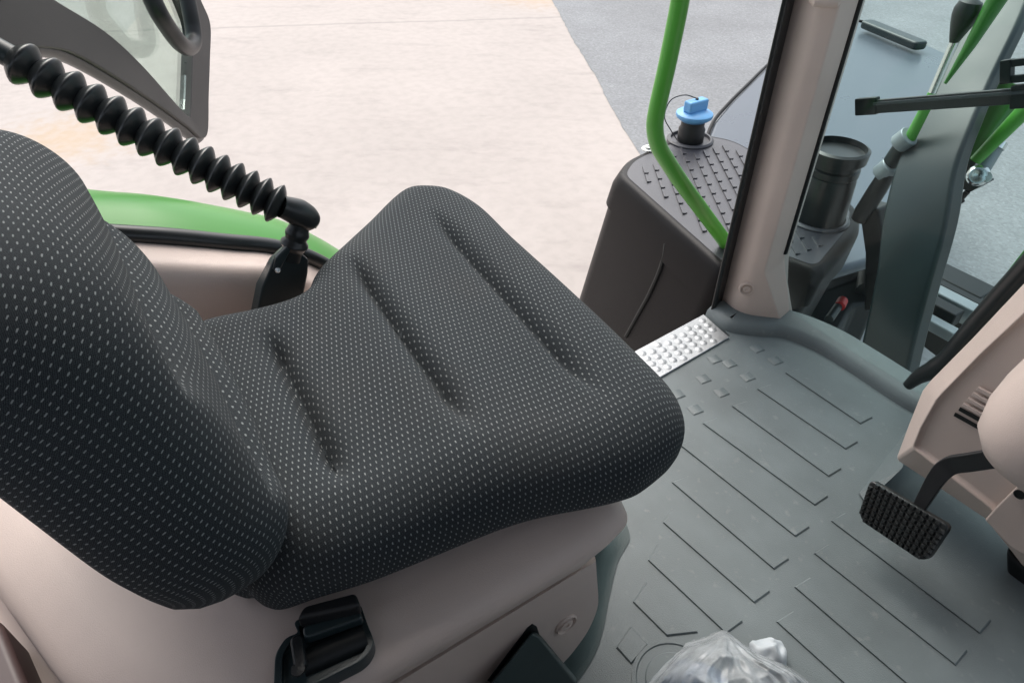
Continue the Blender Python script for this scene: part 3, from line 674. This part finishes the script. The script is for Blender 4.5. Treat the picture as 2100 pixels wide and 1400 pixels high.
# ================================================================== SEAT CONSOLE
t = thing('seat_console', (-.7, 0, 0), 'beige moulded console under the patterned seat with an overhanging lip and cap plug', 'seat base')
XR = -.365
mb = MB()
plan = [Vector((XR, -.10, 0)), Vector((XR, .385, 0)), Vector((XR-.012, .432, 0)), Vector((XR-.09, .455, 0)), Vector((-.98, .455, 0)), Vector((-1.04, .3, 0)), Vector((-1.25, -.2, 0)), Vector((-1.25, -.44, 0)), Vector((-.72, -.287, 0)), Vector((-.50, -.215, 0))]
rp_ = rounded(plan, [.10, .02, .02, .05, .06, .05, .05, .05, .03, .16], 8)
def off(P, k):
    out = []; n = len(P)
    for i in range(n):
        d = (P[(i+1) % n]-P[i-1]).normalized(); out.append(P[i]+Vector((-d.y, d.x, 0))*k)
    return out
rings = []
for z, k in [(.384, .05), (.386, .018), (.392, .013), (.410, .007), (.428, .001), (.436, .000), (.444, .003), (.452, .010), (.458, .020), (.463, .034), (.467, .05), (.469, .065)]:
    fy = max(0, (.436-z))/.05*.045
    rings.append([Vector((p.x, p.y-(fy*min(1, max(0, (p.y-.34)/.06))), z)) for p in off(rp_, k)])
V, F = ring_loft(rings, '', 0); mb.add(V, F); mb.build('top_shell', M['beige'], t)
mb = MB(); XP = XR-.014
fc = [PX(x, y, XP) for x, y in [(1222, 1150), (1224, 1180), (1227, 1232), (1220, 1262), (1205, 1294), (1186, 1322), (1165, 1348), (1120, 1395)]]
sidep = spline(fc, 4)
sidep += [Vector((XP, .2, .0)), Vector((XP, -.45, .0)), Vector((XP, -.45, .376))]
ctr_ = Vector((XP, 0, .2))
inn_s = [Vector((XP-.02, p.y+(.012 if p.y > .1 and p.z > .02 else 0), p.z-(.006 if p.z > .02 else 0))) for p in sidep]
mb.prism([p for p in sidep], inn_s); mb.prism(inn_s, [Vector((-.96, p.y, p.z)) for p in inn_s])
mb.build('side_panel', M['beige'], t)
pc = PX(1160, 1278, XP); nx = Vector((1, 0, .02)).normalized()
mb = MB(); mb.lathe(pc-nx*.004, nx, [(.019, 0), (.0185, .006), (.0165, .008), (.015, .006), (.0145, .0045), (.011, .0045), (.010, .008), (.004, .0085), (.003, .006), (0, .006)], 32); mb.build('cap_plug', M['beige'], t)
mb = MB(); mb.prism([PX(x, y, XP+.001) for x, y in [(1000, 1395), (1082, 1287), (1092, 1279), (1101, 1284), (1108, 1305), (1112, 1340), (1060, 1420)]], (-.003, 0, 0)); mb.build('lever_slot', M['steel_black'], t)

# ================================================================== LEVER SHROUD and knob at the picture's lower edge
mb = MB()
A4 = [PX(1094, 1292, XP), PX(1108, 1302, XP), PX(1100, 1420, XP), PX(1010, 1420, XP)]
mb.prism([PX(1088, 1291, XP-.01), PX(1106, 1296, XP-.01), PX(1185, 1392, XP-.01), PX(1120, 1500, XP-.01), PX(985, 1420, XP-.01)],
         [PX(1092, 1296, XP+.012), PX(1104, 1300, XP+.012), PX(1182, 1398, XP+.04), PX(1120, 1500, XP+.04), PX(985, 1430, XP+.03)])
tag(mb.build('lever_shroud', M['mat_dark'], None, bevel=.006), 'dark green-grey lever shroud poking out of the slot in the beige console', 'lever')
# ================================================================== BELT RETRACTOR
t = thing('belt_retractor', PZ(660, 1330, .468), 'black seat-belt retractor with a ribbed roller, set in the console under the seat', 'belt retractor')
bz = .467
out_ = rounded([PZ(x, y, bz+.009) for x, y in [(600, 1272), (738, 1232), (752, 1275), (770, 1318), (745, 1352), (600, 1425), (560, 1425), (563, 1340), (585, 1306), (612, 1296)]], [.01, .01, .01, .02, .02, .02, .01, .03, .01, .005])
inn_ = [p.lerp(PZ(668, 1340, bz+.009), .16) for p in out_]
lowr = [Vector((p.x, p.y, bz-.012)) for p in out_]
ind = [Vector((p.x, p.y, bz+.003)) for p in inn_]
n = len(out_)
V = lowr+out_+inn_+ind
F = [[k*n+i, k*n+(i+1) % n, (k+1)*n+(i+1) % n, (k+1)*n+i] for k in range(3) for i in range(n)]+[list(range(3*n, 4*n))]
obj('bezel', V, F, M['housing'], t, bevel=.003, seg=2)
mb = MB(); mb.tube([PZ(622, 1362, bz+.002), PZ(750, 1306, bz+.002)], .015, 24); mb.build('roller', M['steel_black'], t)
mb = MB(); mb.prism(rounded([PZ(x, y, bz+.012) for x, y in [(624, 1296), (742, 1262), (748, 1280), (628, 1322)]], .006), (0, 0, .014)); mb.build('guide_bar', M['housing'], t, bevel=.003)
mb = MB(); mb.prism(rounded([PZ(x, y, bz+.012) for x, y in [(597, 1318), (622, 1305), (634, 1370), (616, 1384), (606, 1376)]], .006), (0, 0, .012)); mb.build('latch', M['black'], t, bevel=.004)
mb = MB(); mb.prism([PZ(x, y, bz+.02) for x, y in [(615, 1290), (630, 1262), (735, 1234), (745, 1262)]], (0, 0, .022)); mb.build('hood', M['black'], t, bevel=.005)
mb = MB(); mb.lathe(PZ(612, 1374, bz+.023), Z3, [(.007, 0), (.007, .003), (0, .004)], 16); mb.build('latch_pin', M['black'], t)

# ================================================================== INSTRUCTOR SEAT
t = thing('passenger_seat', (-.68, .2, .455), 'black woven seat with pale dash pattern, folded-out cushion and low backrest', 'seat')
ol = [(390, 655, .585), (500, 624, .585), (575, 604, .585), (606, 594, .585), (624, 582, .585), (633, 560, .585), (660, 532, .585), (690, 503, .585), (735, 454, .585), (784, 407, .585), (826, 381, .585), (882, 374, .585), (936, 378, .585), (996, 407, .585),
      (1060, 468, .585), (1150, 548, .585), (1250, 643, .582), (1330, 730, .575), (1384, 800, .565), (1402, 862, .55), (1398, 920, .53), (1375, 970, .515), (1330, 1018, .50), (1290, 1042, .495), (1100, 1098, .49), (900, 1165, .49), (750, 1228, .49), (640, 1260, .49), (575, 1272, .49), (532, 1256, .49), (518, 1226, .495)]
P = [PZ(*q) for q in ol]+[Vector((-.50, -.035, 0)), Vector((-.57, -.06, 0)), Vector((-.82, -.085, 0)), Vector((-.895, -.06, 0))]
O = Vector((0, 0, 0)); oc = [(p.x, p.y) for p in spline(P, 6, True)]
area = sum(oc[i-1][0]*oc[i][1]-oc[i][0]*oc[i-1][1] for i in range(len(oc)))
if area < 0: oc = oc[::-1]
def gp(a, b, z=.6): p, q = PZ(*a, z), PZ(*b, z); return (p.x, p.y), (q.x, q.y)
G1 = gp((545, 670), (712, 1005)); G2 = gp((715, 525), (985, 905)); G3 = gp((880, 428), (1255, 835))
def hseat(x, y):
    h = .602+.012*np.exp(-((x+.68)/.25)**2)*0+grooves(x, y, [(*G1, .036, .0110), (*G2, .034, .0115), (*G3, .029, .0115)])
    h += .006*np.sin((y-.02)/.48*math.pi)
    # pads between the grooves puff up a little
    h += .004*np.cos((y-.27)/.115*math.pi)
    h += -.035*np.clip((.06-y)/.15, 0, 1)**2
    return h
wall = [(.000, .006), (.001, .018), (.004, .03), (.009, .042), (.018, .052), (.035, .058), (.07, .06)]
cu = cushion('cushion', oc, (O, X3, Y3, Z3), hseat, .075, .058, wall, M['fabric'], t)
rec = R(15)
ey = Vector((0, -math.sin(rec), math.cos(rec))); ez = Vector((0, math.cos(rec), math.sin(rec)))
O2 = Vector((-.655, -.022, .555))
xl, xr, vt, vb = -.265, .262, .40, .0
def rr_(pts, r): return [(p.x, p.y) for p in rounded([Vector((a_, b_, 0)) for a_, b_ in pts], r, 10)]
ol2 = rr_([(xl, vb), (.235, vb+.005), (.185, vt), (xl, vt)], [.07, .10, .14, .16])
def hback(x, y):
    h = .075+.012*np.cos(x/.27*math.pi/2)+grooves(x, y, [((-.258, .118), (.19, .085), .046, .016), ((-.262, .252), (.16, .225), .050, .018)])
    h += .008*np.exp(-((y-.06)/.05)**2)
    return h
wall2 = [(.000, .012), (.002, .03), (.008, .05), (.02, .068), (.04, .08), (.07, .088), (.11, .092)]
bk = cushion('backrest', ol2, (O2, X3, ey, ez), hback, .085, .07, wall2, M['fabric'], t)

# ================================================================== BELLOWS and its housing
t = thing('bellows_sleeve', PX(600, 560, -1.0), 'black ribbed rubber bellows with an elbow, plugged into a screwed plastic housing by the seat', 'bellows')
XB = -1.0
A_, B_ = PX(24, 118, -1.22), PX(578, 424, XB); nb = 15
path = []; rad = []
NB = nb*16
for i in range(NB+1):
    w_ = i/NB; u = 1.2*w_-.2*w_*w_; p = A_.lerp(B_, u)-Z3*.006*math.sin(math.pi*u); ph = (w_*nb) % 1.0
    k = math.sqrt((2*ph-1)**2+.035)-.187; tri = max(0, 1-k/.83)
    path.append(p); rad.append(.0175+.0145*tri**.92)
mb = MB(); mb.tube(path, rad, 36); mb.build('bellows', M['rubber'], t)
mb = MB(); dA = (A_-B_).normalized(); mb.tube([A_-dA*.01, A_+dA*.12], .0165, 20); mb.build('end_pipe', M['steel_dark'], t)
mb = MB()
ep = spline([B_-(B_-A_).normalized()*.001, PX(596, 430, XB), PX(615, 438, XB), PX(632, 450, XB), PX(643, 460, XB), PX(648, 468, XB)], 6)
er = [.0175, .0178, .018, .0185, .019, .0195, .020, .0205, .021, .0215, .0218, .022, .022, .022, .022, .0218, .0216, .0212, .0206, .0198, .019, .018, .0165, .0145, .012, .0095, .007, .005, .003, .002, .001]
mb.tube(ep, er[:len(ep)], 24)
e1 = PX(617, 452, XB); e2 = PX(598, 522, XB); ax = (e2-e1); Lx = ax.length/.075
mb.lathe(e1, ax, [(r_*1.18, h_*Lx) for r_, h_ in [(.0135, 0), (.0135, .014), (.0150, .022), (.0165, .027), (.0162, .032), (.0145, .038), (.0150, .042), (.0188, .048), (.0192, .053), (.0160, .059), (.0145, .066), (.0145, .085)]], 28)
mb.build('elbow_boot', M['rubber'], t)
hx = XB
fr_ = [PX(x, y, hx+.012) for x, y in [(592, 502), (622, 522), (634, 533), (632, 560), (618, 640), (528, 640), (538, 590), (552, 556), (560, 532)]]
bk_ = [PX(x, y, hx-.02)+Vector((0, 0, 0)) for x, y in [(583, 500), (612, 516), (624, 527), (622, 555), (600, 640), (512, 640), (524, 580), (540, 550), (552, 528)]]
mb = MB(); mb.prism(fr_, bk_); hs = mb.build('housing', M['housing'], t, bevel=.004)
mb = MB(); mb.prism([PX(x, y, hx+.017) for x, y in [(590, 506), (598, 512), (574, 556), (560, 556), (566, 530)]], (-.012, 0, 0)); mb.build('housing_rib', M['housing'], t, bevel=.003)
sc = PX(570, 554, hx+.019); nx = (CAM-sc).normalized(); nx = Vector((1, .1, .35)).normalized()
mb = MB(); mb.lathe(sc-nx*.004, nx, [(.0045, 0), (.0045, .004), (.0032, .0055), (.0016, .0055), (.0012, .003), (0, .003)], 16); mb.build('screw', M['zinc'], t)

# ================================================================== DASH COWL with vents
t = thing('dash_cowl', (-.2, 1.2, .1), 'beige lower dash cowl with slotted air vents beside the pedal', 'dash panel')
Yc = 1.15
outer = [(1836, 942), (1862, 872), (1890, 802), (1906, 782), (1990, 697), (2100, 580), (2230, 440), (2300, 1180), (2100, 1165), (2072, 1128), (2018, 1062)]
inner = [(1872, 918), (1888, 878), (1920, 822), (1932, 808), (2010, 728), (2105, 640), (2240, 500), (2280, 1150), (2108, 1140), (2082, 1112), (2030, 1040)]
Pu_ = [PY(*q, Yc+.045) for q in outer]; Pn = [PY(*q, Yc) for q in inner]; Pbk = [p+Y3*.13 for p in Pu_]
n = len(outer); V = Pbk+Pu_+Pn+[p+Y3*.012+ (sum(Pn, Vector())/n-p)*.012 for p in Pn]
F = [[k*n+i, k*n+(i+1) % n, (k+1)*n+(i+1) % n, (k+1)*n+i] for k in range(3) for i in range(n)]+[list(range(3*n, 4*n)), list(range(n))]
obj('shell', V, F, M['beige'], t, bevel=.008)
for k in range(6):
    p = [(1957+10*k, 849-11*k), (2060+10*k, 906-11*k)]
    a_, b_ = PY(*p[0], Yc+.009), PY(*p[1], Yc+.009)
    mb = MB(); mb.prism([a_-Z3*.0042, b_-Z3*.0042, b_+Z3*.0042, a_+Z3*.0042], (0, -.006 if k > 1 else .001, 0))
    mb.build('vent_slat' if k > 1 else 'vent_slot', M['beige_light'] if k > 1 else M['steel_black'], t, bevel=.0015 if k > 1 else 0)
mb = MB(); mb.prism([PY(x, y, Yc-.004) for x, y in [(2018, 1066), (2045, 1036), (2100, 982), (2160, 960), (2160, 1140), (2102, 1140), (2072, 1122)]], (0, .012, 0)); mb.build('joint_panel', M['beige'], t, bevel=.004)
mb = MB(); mb.lathe(PY(2091, 1013, Yc-.008), -Y3, [(.009, 0), (.009, .002), (.0075, .0025), (.007, .001), (0, .001)], 20); mb.build('hole_plug', M['steel_black'], t)
# dark lower edge of the dash
mb = MB(); mb.prism([PY(x, y, 1.22) for x, y in [(2060, 1125), (2100, 1165), (2300, 1180), (2300, 1300), (2110, 1245), (2062, 1200)]], (0, .1, 0)); mb.build('lower_edge', M['steel_black'], t, bevel=.01)

# ================================================================== STEERING COLUMN POD
cc_ = PY(2215, 862, 1.0); mb = MB()
axp = Vector((.12, .35, 1)).normalized()
mb.lathe(cc_-axp*.2, axp, [(.03, .085), (.06, .095), (.085, .12), (.097, .16), (.10, .2), (.098, .26), (.092, .32), (.082, .40), (.075, .6)], 48)
tag(mb.build('steering_column', M['beige_light'], None), 'rounded beige steering-column cover at the right edge, above the pedal arm', 'steering column')

# ================================================================== PEDAL
t = thing('foot_pedal', PY(1850, 1070, 1.03), 'black foot pedal with a knobbed rubber pad on a bent arm', 'pedal')
Yp = 1.02
pc0, pc1, pc2, pc3 = [PY(*q, y) for q, y in (((1784, 982), Yp+.02), ((1948, 1078), Yp+.02), ((1896, 1156), Yp-.02), ((1757, 1062), Yp-.02))]
pn = (pc1-pc0).cross(pc3-pc0).normalized()
if pn.dot(CAM-pc0) < 0: pn = -pn
pad = rounded([pc0, pc1, pc2, pc3], [.012, .012, .022, .022])
mb = MB(); mb.prism(pad, tuple(-pn*.022))
mb.build('pad', M['rubber'], t, bevel=.004)
mb = MB()
for i in range(13):
    for j in range(8):
        u, v = (i+.5)/13, (j+.5)/8
        if (i in (0, 12)) and j in (0, 7): continue
        p = pc0.lerp(pc1, u).lerp(pc3.lerp(pc2, u), v)
        ux = (pc1-pc0).normalized()*.0048; vx = (pc3-pc0).normalized()*.0042
        lo4 = [p-ux-vx, p+ux-vx, p+ux+vx, p-ux+vx]
        mb.prism(lo4, [p+(q-p)*.55+pn*.0045 for q in lo4])
mb.build('pad_studs', M['rubber'], t, smooth=False)
mb = MB()
ap = [PY(1880, 1050, Yp+.03), PY(1900, 1015, Yp+.04), PY(1925, 975, Yp+.05), PY(1950, 954, Yp+.06), PY(1990, 947, Yp+.06), PY(2080, 933, Yp+.06), PY(2150, 922, Yp+.06)]
V = []
aps = spline(ap, 5)
for i, p in enumerate(aps):
    d = (aps[min(i+1, len(aps)-1)]-aps[max(i-1, 0)]).normalized(); n_ = d.cross(Y3).normalized()
    hh = .010+.006*min(1, i/12)
    V += [p+n_*hh-Y3*.006, p+n_*hh+Y3*.006, p-n_*hh+Y3*.006, p-n_*hh-Y3*.006]
obj('arm', V, [[i*4+j, i*4+(j+1) % 4, (i+1)*4+(j+1) % 4, (i+1)*4+j] for i in range(len(aps)-1) for j in range(4)]+[[0, 1, 2, 3], list(range(len(V)-4, len(V)))], M['black'], t, bevel=.002)

# ================================================================== PLASTIC BAG
def film():
    m = bpy.data.materials.new('crumpled_clear_film'); m.use_nodes = True; tt = m.node_tree; tt.nodes.clear()
    o = tt.nodes.new('ShaderNodeOutputMaterial'); mx = tt.nodes.new('ShaderNodeMixShader'); mx2 = tt.nodes.new('ShaderNodeMixShader')
    tr = tt.nodes.new('ShaderNodeBsdfTransparent'); tr.inputs[0].default_value = (.93, .95, .96, 1)
    df = tt.nodes.new('ShaderNodeBsdfTranslucent'); df.inputs[0].default_value = (.85, .89, .92, 1)
    d2 = tt.nodes.new('ShaderNodeBsdfDiffuse'); d2.inputs[0].default_value = (.80, .84, .87, 1)
    ad = tt.nodes.new('ShaderNodeMixShader'); ad.inputs[0].default_value = .6
    gl = tt.nodes.new('ShaderNodeBsdfGlossy'); gl.inputs['Roughness'].default_value = .18
    tc = tt.nodes.new('ShaderNodeTexCoord'); n = tt.nodes.new('ShaderNodeTexNoise'); n.inputs['Scale'].default_value = 22; n.inputs['Detail'].default_value = 8; n.inputs['Roughness'].default_value = .65
    tt.links.new(tc.outputs['Object'], n.inputs['Vector'])
    rp = tt.nodes.new('ShaderNodeMapRange'); rp.inputs['From Min'].default_value = .35; rp.inputs['From Max'].default_value = .7; rp.inputs['To Min'].default_value = .40; rp.inputs['To Max'].default_value = .88
    tt.links.new(n.outputs['Fac'], rp.inputs['Value'])
    tt.links.new(df.outputs[0], ad.inputs[1]); tt.links.new(d2.outputs[0], ad.inputs[2])
    tt.links.new(rp.outputs[0], mx.inputs[0]); tt.links.new(tr.outputs[0], mx.inputs[1]); tt.links.new(ad.outputs[0], mx.inputs[2])
    lw = tt.nodes.new('ShaderNodeFresnel'); lw.inputs[0].default_value = 1.45
    tt.links.new(lw.outputs[0], mx2.inputs[0]); tt.links.new(mx.outputs[0], mx2.inputs[1]); tt.links.new(gl.outputs[0], mx2.inputs[2])
    bp = tt.nodes.new('ShaderNodeBump'); bp.inputs['Strength'].default_value = .45; bp.inputs['Distance'].default_value = .004
    tt.links.new(n.outputs['Fac'], bp.inputs['Height'])
    for q_ in (gl, d2, lw): tt.links.new(bp.outputs[0], q_.inputs['Normal'])
    tt.links.new(mx2.outputs[0], o.inputs[0]); return m
M['film'] = film()
t = thing('plastic_bag', PZ(1480, 1400, 0), 'crumpled clear plastic bag with a blue cloth inside, on the floor mat', 'bag')
apex = PZ(1478, 1292, .10)
skirt_px = [(1330, 1400), (1362, 1362), (1400, 1326), (1440, 1308), (1478, 1290), (1530, 1325), (1560, 1345), (1600, 1362), (1665, 1402), (1700, 1470), (1600, 1560), (1450, 1600), (1330, 1530), (1310, 1450)]
sk = spline([PZ(x, y, .06 if y < 1420 else .03) for x, y in skirt_px], 12, True)
cen = PZ(1485, 1440, .17); V = []; NR = 60
for i in range(NR+1):
    u = i/NR
    for j, p in enumerate(sk):
        q = cen.lerp(p, u); lift = .17*(1-u**2.2)+p.z*u
        q.z = lift
        dx_, dy_ = q.x-apex.x, q.y-apex.y; ang = math.atan2(dy_, dx_); dist = math.hypot(dx_, dy_)
        fo = (ang*4.2+2.2*noise.noise(q*9)) % 1.0; fo2 = (ang*9.5+3*noise.noise(q*14+Vector((5, 0, 1)))) % 1.0
        nz = (abs(fo-.5)-.25)*.022*min(1, dist/.07)+(.3-abs(noise.noise(q*13+Vector((2, 7, 1)))))*.034+(.3-abs(noise.noise(q*31)))*.014+(abs(fo2-.5)-.25)*.004
        q = q+Vector((nz*.4*u, -nz*.4*u, nz*(1-.55*u)))
        V.append(q)
n = len(sk)
me_o = obj('film', V, [[i*n+j, i*n+(j+1) % n, (i+1)*n+(j+1) % n, (i+1)*n+j] for i in range(NR) for j in range(n)], M['film'], t)
V = []
for i in range(17):
    for j in range(28):
        a1, a2 = math.pi*i/16, 2*math.pi*j/28
        d = Vector((math.sin(a1)*math.cos(a2), math.sin(a1)*math.sin(a2), math.cos(a1)))
        q = PZ(1440, 1450, .06)+Vector((d.x*.075, d.y*.06, d.z*.055)); q += d*(.014*noise.noise(q*40)); V.append(q)
obj('cloth', V, [[i*28+j, i*28+(j+1) % 28, (i+1)*28+(j+1) % 28, (i+1)*28+j] for i in range(16) for j in range(28)], M['bluecloth'], t)
pp = spline([PZ(x, y, .02) for x, y in [(1535, 1322), (1570, 1308), (1588, 1312), (1604, 1314), (1610, 1340), (1610, 1378), (1580, 1376), (1552, 1350)]], 4, True)
pcx = sum(pp, Vector())/len(pp)+Z3*.018; V = []; NR = 8
for i in range(NR+1):
    for p in pp:
        q = pcx.lerp(p, i/NR); q.z += noise.noise(q*60)*.012*(1-.2*i/NR)+.004; V.append(q)
n = len(pp)
pw = obj('paper_wad', V, [[i*n+j, i*n+(j+1) % n, (i+1)*n+(j+1) % n, (i+1)*n+j] for i in range(NR) for j in range(n)], M['white'], None)
tag(pw, 'small crumpled white paper peeking out beside the plastic bag', 'paper')

# ================================================================== DRIVER-SIDE CONSOLE at the lower left corner
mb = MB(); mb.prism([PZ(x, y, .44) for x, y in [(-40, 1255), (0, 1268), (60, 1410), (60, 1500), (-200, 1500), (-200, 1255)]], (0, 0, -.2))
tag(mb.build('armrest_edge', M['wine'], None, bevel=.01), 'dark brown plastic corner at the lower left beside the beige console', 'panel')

# ================================================================== DRIVER'S SEAT (unseen beside and behind the camera; added to darken the right side)
t = thing('shade_driver_seat', (.36, .05, 0), 'unseen dark fabric driver seat added to shade the right of the cab', 'seat')
mb = MB(); mb.prism(rounded([(.03, -.12, .42), (.68, -.12, .42), (.68, .50, .42), (.03, .50, .42)], .1), (0, 0, .18)); mb.build('cushion', M['fabric'], t, bevel=.05)
mb = MB(); mb.prism(rounded([(.06, -.36, .55), (.66, -.36, .55), (.66, -.50, 1.35), (.06, -.50, 1.35)], .12), (0, .12, 0)); mb.build('backrest', M['fabric'], t, bevel=.05)
mb = MB(); mb.prism(rounded([(.12, -.1, 0), (.60, -.1, 0), (.60, .42, 0), (.12, .42, 0)], .06), (0, 0, .42)); mb.build('pedestal', M['steel_black'], t, bevel=.02)
mb = MB(); mb.prism(rounded([(.04, -.25, .76), (.13, -.25, .76), (.13, .25, .76), (.04, .25, .76)], .04), (0, 0, .07)); mb.build('armrest', M['black'], t, bevel=.02)
mb = MB(); mb.prism([(.60, -.6, .0), (.95, -.6, .0), (.95, 1.1, .0), (.60, .6, .0)], (0, 0, .85)); tag(mb.build('shade_console', M['black'], None, bevel=.04), 'unseen black console added right of the driver seat for shade', 'console')  # unseen block added to keep light off from the right
mb = MB(); mb.prism([(-1.3, -1.1, 0), (1.0, -1.1, 0), (1.0, -1.05, 0), (-1.3, -1.05, 0)], (0, 0, 1.0)); tag(mb.build('rear_shade_panel', M['black'], None, bevel=.01), 'unseen black lower rear wall added behind the seats for shade', 'wall')  # unseen wall added to deepen the shade under seat and backrest
